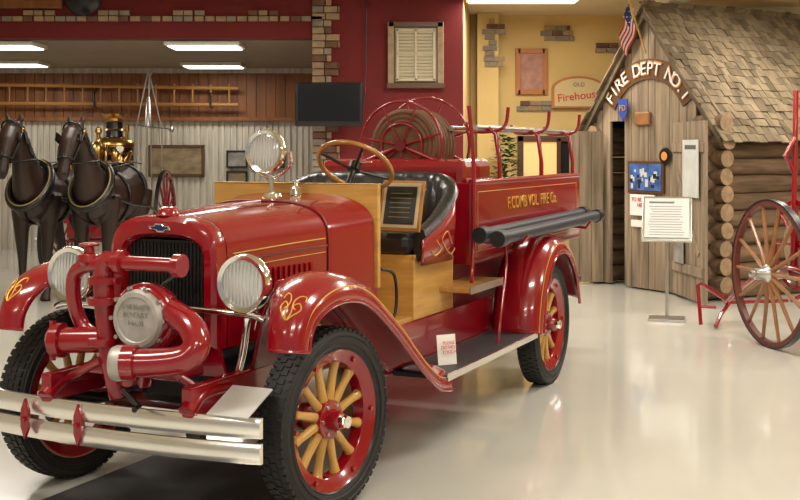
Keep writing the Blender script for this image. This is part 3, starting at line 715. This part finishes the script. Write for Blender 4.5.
boxes('poster_details',K,[PAPER,DARK,ORTX],[((-.081-.0005*(k%3),1.0+random.uniform(-.23,.23),1.33+random.uniform(-.12,.10)),(.002,random.uniform(.02,.07),random.uniform(.03,.09))) for k in range(22)],[random.choice([0,0,0,1,1,0]) for _ in range(22)])
flatk('notice_paper',WHITE,1.06,1.0,.42,.25); text('notice_text',K,REDTX,'TO BE READ\nHERE',.065,(-.078,1.06,1.03),(0,-1,0),(0,0,1))
flatk('notice_paper_small',WHITE,1.15,.78,.2,.08)
def door(name,loc,rz,w,h,items):
    e=empty(name,loc,rz,K); x=0;P=[]
    while x<w-.02:
        q=min(.15,w-x); P.append(((x+q/2,0,h/2+.03),(q-.007,.03,h))); x+=q
    boxes('boards',e,GREYW,P)
    boxes('battens',e,GREYW,[((w/2,-.025,.35),(w*.95,.02,.1)),((w/2,-.025,h-.25),(w*.95,.02,.1)),((w/2,-.022,h/2),(w*1.05,.018,.08),Matrix.Rotation(.9,3,'Y'))])
    for it in items: box(it[0],e,it[1],(it[2],-.045,it[3]),(it[4],.008,it[5]),bev=.001)
    return e
door('door_leaf_right',(-.07,.52,0),-119.4+5,1.05,1.93,[('poster',LBLUE,.68,1.45,.5,.62),('poster_head',TEXTG,.68,1.68,.36,.05),('poster_small',PHOTO,.3,.55,.3,.3)])
door('door_leaf_left',(-.08,1.76,0),180-29.4+4,.42,1.85,[('poster_pale',LBLUE,.21,1.32,.38,.42),('poster_map',MAP,.21,.85,.38,.42)])
lathe('round_badge',K,BLACK,[(0,.02),(.09,.015),(.1,0)],(-.07,.66,1.58),(-1,0,0)); 
lathe('round_badge_center',K,ORTX,[(0,.025),(.05,.022)],(-.07,.66,1.58),(-1,0,0))
fl=empty('flag',parent=K)
# gable-mounted staff leaning out, cloth hanging to the side
st0=Vector((-.08,.98,2.78));st1=Vector((-.26,1.06,3.38))
cyl('staff',fl,SPOKE,st0,st1,.012)
lathe('finial',fl,GOLD,[(0,-.02),(.02,0),(0,.03)],st1,(0,0,1),10)
top=st1-(st1-st0)*.03;bot=top-(st1-st0).normalized()*.30
vs,f_,mi=[],[],[]
nx,nz=12,9
for i in range(nx+1):
    for j in range(nz+1):
        u=i/nx
        p=top.lerp(bot,j/nz)+Vector((-.04,.17-.05*u,-.36))*u
        p+=Vector((-.022*math.sin(u*7+j*.3)-.015,0,0)); vs.append(p)
for i in range(nx):
    for j in range(nz):
        a_=i*(nz+1)+j; f_.append((a_,a_+1,a_+nz+2,a_+nz+1)); mi.append(2 if (i<5 and j<5) else (j%2))
mk('cloth',vs,f_,[FRED,FWH,NAVY],fl,True,mi)
boxes('stars',fl,FWH,[(top.lerp(bot,(j+.5)/nz)+Vector((-.04,.16,-.36))*((i+.5)/nx)+Vector((-.022*math.sin((i+.5)/nx*7+j*.3)-.022,0,0)),(.004,.012,.012)) for i in range(0,5,2) for j in range(0,5,2)])

st=empty('information_stand',(2.59,11.16,0),-14)
box('base_plate',st,STEEL,(0,0,.012),(.34,.30,.024),bev=.004)
cyl('pole',st,STEEL,(0,0,.02),(0,0,.9),.016)
box('panel',st,STEEL,(0,0,.98),(.47,.03,.52),rot=(R(-38),0,0),bev=.004)
e=empty('sheet',(0,-.012,.988),0,st,rot=(R(-38),0,0))
box('paper',e,PAPER,(0,-.008,0),(.42,.006,.46),bev=0)
boxes('text_lines',e,TEXTG,[((0+random.uniform(-.02,.0),-.012,.13-k*.03),(.32+random.uniform(-.05,.02),.002,.004)) for k in range(12)])
boxes('heading',e,TEXTG,[((-.05,-.012,.18),(.24,.002,.02))])

HC=empty('hose_cart',(3.70,9.72,0),12)
spokewheel(HC,'wheel_near',(-.62,0,.62),.62,14,RIMOLD,SPOKED,STEEL,rz=90,hubr=.075,rimh=.05)
spokewheel(HC,'wheel_far',(.62,0,.62),.62,14,RIMOLD,SPOKED,STEEL,rz=-90,hubr=.075,rimh=.05)
cyl('axle',HC,REDD,(-.6,0,.62),(.6,0,.62),.028)
cyl('reel_drum',HC,MAP,(-.34,0,.85),(.38,0,.85),.28)
for s in(-1,1):
    lathe('reel_flange_%d'%(s+2),HC,RED,[(.34,-.01),(.38,-.01),(.38,.01),(.34,.01)],(s*.38,0,.85),(1,0,0),36,True)
    tubes('reel_flange_spokes_%d'%(s+2),HC,RED,[([(s*.38,0,.85),(s*.38,.35*math.cos(t),.85+.35*math.sin(t))],.012) for t in [2*math.pi*k/8 for k in range(8)]])
    tube('side_frame_%d'%(s+2),HC,RED,[(s*.46,-.5,.62),(s*.46,0,.66),(s*.46,.5,.55),(s*.35,1.3,.2)],.022,smooth_path=4)
    tube('upright_%d'%(s+2),HC,RED,[(s*.42,0,.62),(s*.40,0,1.5),(s*.36,.05,2.15)],.022)
tube('lamp_arm',HC,RED,[(-.40,0,1.45),(-.50,-.02,1.60),(-.40,0,1.75)],.02)
tubes('tongue',HC,RED,[([(-.3,1.3,.2),(-.45,1.2,.10),(-.60,1.0,.03)],.02),([(-.3,1.3,.2),(-.55,1.4,.38),(-.68,1.2,.38),(-.70,1.1,.03)],.018),([(-.60,1.0,.2),(-.70,1.1,.2)],.014),([(.3,1.3,.2),(-.3,1.3,.2)],.02)])

# ------------------------------------------------------------------ horses
def esweep(pts,ry,rz,seg=16):
    P=[Vector(p) for p in pts]; vs=[];fs=[]
    for i,p in enumerate(P):
        t=(P[min(i+1,len(P)-1)]-P[max(i-1,0)]).normalized(); side=Vector((0,1,0)); side=(side-t*side.dot(t)).normalized(); n=t.cross(side)
        for k in range(seg):
            a=2*math.pi*k/seg; vs.append(p+side*ry[i]*math.cos(a)+n*rz[i]*math.sin(a))
    for i in range(len(P)-1):
        for k in range(seg):
            l=(k+1)%seg; fs.append((i*seg+k,i*seg+l,(i+1)*seg+l,(i+1)*seg+k))
    fs.append(tuple(range(seg))); fs.append(tuple((len(P)-1)*seg+k for k in range(seg)))
    return vs,fs
def horse(loc,rz,turn,sc=1.0):
    H=empty('horse',loc,rz); H.scale=(sc,sc,sc)
    S=[(-.86,1.16,.05,.06),(-.82,1.18,.18,.19),(-.70,1.20,.26,.28),(-.5,1.20,.29,.30),(-.2,1.13,.29,.30),(.1,1.12,.28,.31),(.35,1.13,.26,.32),(.52,1.18,.22,.32),(.62,1.28,.17,.28),(.70,1.42,.135,.22),(.77,1.58,.11,.165),(.83,1.72,.092,.13),(.88,1.82,.085,.11),(.95,1.88,.088,.10),(1.02,1.84,.105,.115),(1.08,1.74,.105,.12),(1.13,1.62,.082,.095),(1.18,1.50,.066,.072),(1.21,1.41,.064,.066),(1.23,1.35,.045,.045)]
    def bend(x,z):
        return turn*((x-.62)**1.3) if x>.62 else 0
    pts=[(x,bend(x,z),z) for x,z,_,_ in S]
    vs,fs=esweep(pts,[s[2] for s in S],[s[3] for s in S])
    def add(a): 
        n=len(vs); vs.extend(a[0]); fs.extend([tuple(i+n for i in q) for q in a[1]])
    for s in(-1,1):
        add(sweepgeo([(.42,s*.15,1.15),(.44,s*.16,.95),(.46,s*.15,.72),(.47,s*.14,.50),(.46,s*.14,.44),(.46,s*.14,.22),(.48,s*.14,.12),(.51,s*.14,.06),(.53,s*.14,.0)],[.14,.11,.078,.056,.052,.038,.048,.05,.068],False,12))
        add(sweepgeo([(-.58,s*.15,1.18),(-.54,s*.17,.98),(-.50,s*.16,.82),(-.60,s*.15,.66),(-.73,s*.14,.50),(-.71,s*.14,.40),(-.68,s*.14,.2),(-.65,s*.14,.12),(-.62,s*.14,.06),(-.60,s*.14,0)],[.20,.17,.12,.085,.058,.048,.040,.05,.05,.066],False,12))
        hx,hz=.95,1.93; y0=bend(hx,hz)
        add(sweepgeo([(hx-.01,y0+s*.05,hz-.02),(hx,y0+s*.07,hz+.05),(hx+.02,y0+s*.075,hz+.13)],[.03,.034,.006],False,8))
        add(sweepgeo([(1.05,bend(1.05,0)+s*.085,1.78),(1.08,bend(1.08,0)+s*.09,1.75)],[.028,.028],False,8))
        add(sweepgeo([(.60,s*.12,1.10),(.62,s*.10,1.22)],[.12,.10],False,10))
    b=mk('body',vs,fs,HORSE,H)
    m=b.modifiers.new('r','REMESH'); m.mode='VOXEL'; m.voxel_size=.018; m.use_smooth_shade=True
    m=b.modifiers.new('s','SMOOTH'); m.factor=.6; m.iterations=5
    L=[]
    for k in range(26):
        t=k/25; x=.50+t*.42; z=1.48+t*.47; y=bend(x,z)
        for q in range(3):
            L.append(([(x,y,z),(x+.01,y+.07*(1 if q%2 else -1)+random.uniform(-.02,.02),z-.06),(x+.02,y+.13*(1 if q%2 else -1),z-.20+random.uniform(-.04,.04))],[.012,.014,.004]))
    y=bend(1.0,0)
    for q in range(5): L.append(([(.96,y,1.97),(1.06,y+(q-2)*.014,1.93),(1.14,y+(q-2)*.024,1.76)],[.014,.014,.004]))
    tubes('mane',H,MANE,L,6)
    tubes('tail',H,MANE,[([(-.86,0,1.2),(-.98,random.uniform(-.03,.03),1.1),(-1.0,random.uniform(-.07,.07),.8),(-.97,random.uniform(-.08,.08),.45)],[.02,.03,.025,.006]) for _ in range(9)],6)
    for s in(-1,1):
        lathe('eye_%d'%(s+2),H,TVB,[(0,.014),(.016,.008),(.020,0)],(1.085,bend(1.08,0)+s*.104,1.77),(0.5,s,0),12)
        lathe('nostril_%d'%(s+2),H,DARK,[(0,.006),(.016,.003),(.018,0)],(1.26,bend(1.22,0)+s*.038,1.42),(1,s*.5,0),10)
        prism('blinder_%d'%(s+2),H,HARN,[(-.05,-.05),(.05,-.05),(.05,.05),(-.05,.05)],(1.07,bend(1.07,0)+s*.125,1.79),(.45,0,-.88),(.88,s*.2,.45),.008)
    def ring(name,c,tn,ry,rz,r,m=HARN):
        c=Vector(c);tn=Vector(tn).normalized();side=Vector((0,1,0));n=tn.cross(side).normalized()
        tube(name,H,m,[c+side*ry*math.cos(t)+n*rz*math.sin(t) for t in [2*math.pi*k/28 for k in range(28)]],r,closed=True)
    ring('collar',(.60,0,1.27),(.62,0,.62),.215,.34,.045)
    ring('hames',(.645,0,1.30),(.62,0,.62),.218,.345,.008,GOLDD)
    for s in(-1,1):
        tubes('breast_strap_%d'%(s+2),H,HARN,[([(.78,s*.18,1.10),(.80,0,1.02)],.018),([(.80,0,1.02),(.62,0,.86),(.12,0,.80)],.016)])
        lathe('harness_rosette_%d'%(s+2),H,BRASS,[(0,.012),(.02,.008),(.026,0)],(.99,bend(.99,0)+s*.118,1.86),(.3,s,0),12)
        tubes('back_straps_%d'%(s+2),H,HARN,[([(.12,s*.02,1.45),(-.2,s*.03,1.44),(-.5,s*.03,1.51),(-.78,0,1.40)],.012),([(-.5,s*.02,1.51),(-.52,s*.22,1.40),(-.55,s*.305,1.18),(-.58,s*.30,1.02)],.012)])
    ring('girth',(.12,0,1.12),(1,0,0),.292,.322,.018)
    ring('breeching_strap',(-.45,0,1.19),(1,0,0),.30,.312,.014)
    ring('noseband',(1.155,bend(1.15,0),1.56),(.4,turn*.4,-.9),.080,.09,.010)
    ring('browband',(1.00,bend(1.0,0),1.86),(.7,turn*.5,-.5),.11,.125,.010)
    for s in(-1,1):
        tube('cheek_strap_%d'%(s+2),H,HARN,[(.98,bend(.98,0)+s*.11,1.86),(1.09,bend(1.09,0)+s*.112,1.70),(1.155,bend(1.15,0)+s*.085,1.56)],.009)
        tube('trace_%d'%(s+2),H,HARN,[(.55,s*.24,1.15),(.1,s*.31,1.05),(-.5,s*.32,1.0),(-.95,s*.3,.9)],.018)
        tube('rein_%d'%(s+2),H,HARN,[(1.18,bend(1.18,0)+s*.08,1.52),(.8,s*.16,1.55),(.3,s*.14,1.46),(-.6,s*.1,1.52),(-.95,s*.1,1.5)],.008)
        lathe('bit_ring_%d'%(s+2),H,BRASS,[(.022,-.004),(.028,0),(.022,.004)],(1.18,bend(1.18,0)+s*.075,1.49),(0,1,0),14)
    tube('blaze_strap',H,HARN,[(1.10,bend(1.1,0),1.88),(1.17,bend(1.17,0),1.76),(1.235,bend(1.2,0),1.58)],.008)
    box('saddle_pad',H,HARN,(.12,0,1.44),(.14,.3,.04),bev=.015)
    return H
horse((-3.32,13.1,0),-94,-.18,.99)
horse((-3.98,13.1,0),-94,-.12,1.0)

# ------------------------------------------------------------------ steam fire engine
E=empty('steam_fire_engine',(-4.06,16.3,0),-90)
bx=-.05
lathe('boiler',E,BLACK,[(0,.80),(.27,.80),(.27,1.72),(.0,1.72)],(bx,0,0),(0,0,1),36)
for k,z in enumerate((.82,1.0,1.18,1.34,1.48,1.60,1.70)): lathe('boiler_band_%d'%k,E,BRASS,[(.271,-.018),(.286,-.01),(.286,.01),(.271,.018)],(bx,0,z),(0,0,1),36)
lathe('boiler_dome',E,BRASS,[(.285,0),(.28,.03),(.25,.07),(.19,.10),(.14,.11)],(bx,0,1.72),(0,0,1),36)
lathe('stack',E,BLACK,[(.13,0),(.115,.04),(.115,.24)],(bx,0,1.82),(0,0,1),30)
lathe('stack_crown',E,BRASS,[(.115,0),(.13,.01),(.13,.04),(.165,.08),(.175,.11),(.16,.12),(.11,.10)],(bx,0,2.05),(0,0,1),30)
lathe('stack_band',E,BRASS,[(.118,0),(.13,.01),(.118,.03)],(bx,0,1.92),(0,0,1),30)
lathe('air_chamber',E,BRASS,[(0,.0),(.05,.02),(.055,.1),(.085,.18),(.095,.26),(.08,.34),(.04,.38),(.015,.39),(.015,.43),(0,.44)],(.45,-.12,1.38),(0,0,1),30)
lathe('air_chamber_small',E,BRASS,[(0,.0),(.04,.02),(.045,.1),(.06,.16),(.05,.24),(.02,.28),(0,.29)],(.45,.14,1.38),(0,0,1),24)
lathe('whistle',E,BRASS,[(.02,0),(.02,.1),(.035,.12),(.035,.2),(0,.22)],(bx+.1,.2,1.80),(0,0,1),16)
lathe('safety_valve',E,BRASS,[(.03,0),(.03,.08),(.05,.1),(.04,.16),(0,.18)],(bx+.1,-.2,1.80),(0,0,1),16)
box('pump_block',E,BLACK,(.42,0,1.15),(.30,.42,.44),bev=.05)
tubes('steam_pipes',E,BRASS,[(cr([(.15,.24,1.5),(.32,.32,1.62),(.45,.26,1.5),(.45,.22,1.3)],5),.022),(cr([(.15,-.24,1.5),(.32,-.32,1.66),(.45,-.26,1.5),(.45,-.22,1.3)],5),.022),(cr([(.2,0,1.6),(.36,0,1.72),(.5,.02,1.6),(.5,.02,1.35)],5),.018)],10)
for k,(y,z) in enumerate(((.16,1.66),(-.16,1.62),(.0,1.45))): 
    lathe('gauge_%d'%k,E,BRASS,[(.05,0),(.06,.01),(.06,.03),(.05,.035)],(.28,y,z),(1,0,0),20)
    lathe('gauge_face_%d'%k,E,WHITE,[(0,.033),(.05,.033)],(.28,y,z),(1,0,0),20)
for s in(-1,1):
    box('frame_%d'%(s+2),E,RED,(.3,s*.30,.74),(2.0,.06,.10),bev=.01)
    spokewheel(E,'rear_wheel_%d'%(s+2),(-.35,s*.66,.68),.68,14,RED,RED,BRASS,rz=0 if s>0 else 180)
    spokewheel(E,'front_wheel_%d'%(s+2),(1.0,s*.60,.45),.45,12,RED,RED,BRASS,rz=0 if s>0 else 180)
    lathe('lantern_%d'%(s+2),E,BRASS,[(.05,0),(.06,.02),(.05,.12),(.02,.17),(0,.2)],(1.0,s*.34,1.4),(0,0,1),16)
    cyl('lantern_post_%d'%(s+2),E,BRASS,(1.0,s*.34,.76),(1.0,s*.34,1.4),.012)
cyl('rear_axle',E,RED,(-.35,-.62,.68),(-.35,.62,.68),.03)
cyl('front_axle',E,RED,(1.0,-.58,.45),(1.0,.58,.45),.03)
box('front_bolster',E,RED,(1.0,0,.6),(.2,.7,.24),bev=.02)
box('driver_seat',E,RED,(.95,0,1.25),(.34,.7,.26),bev=.04)
cyl('seat_post',E,RED,(.95,0,.7),(.95,0,1.15),.05)
cyl('pole',E,RED,(1.1,0,.6),(1.5,0,.68),.03)
box('ash_pan',E,BLACK,(bx,0,.72),(.5,.5,.2),bev=.03)
tp=empty('play_pipe_stand',(-3.96,18.1,0))
tubes('legs',tp,STEEL,[([(0,0,2.90),(-.18,0,2.05),(-.2,0,0)],.012),([(0,0,2.90),(.2,0.05,2.0),(.22,.05,0)],.012),([(0,0,2.88),(0,.2,1.9),(0,.25,0)],.012),([(0,0,2.2),(.02,0,2.8),(.06,0,2.9)],.016),([(-.35,0,2.05),(.35,0,1.98)],.012)])
lathe('cone',tp,STEEL,[(0,.5),(.03,.45),(.07,.0)],(0,0,2.02),(0,0,1),16)
lathe('ball',tp,STEEL,[(0,-.05),(.035,-.035),(.05,0),(.035,.035),(0,.05)],(.36,0,1.98),(0,0,1),14)

wd=bpy.data.worlds.new('w'); scene.world=wd; wd.use_nodes=True
bg=wd.node_tree.nodes['Background']; bg.inputs[0].default_value=(1,.94,.85,1); bg.inputs[1].default_value=.32
cam=bpy.data.cameras.new('camera'); co=bpy.data.objects.new('camera',cam); scene.collection.objects.link(co)
co.location=(0,0,1.65); co.rotation_euler=(R(90),0,0); cam.sensor_width=36; cam.lens=1150/800*36; cam.shift_y=-.125
cam.clip_start=.05
scene.camera=co
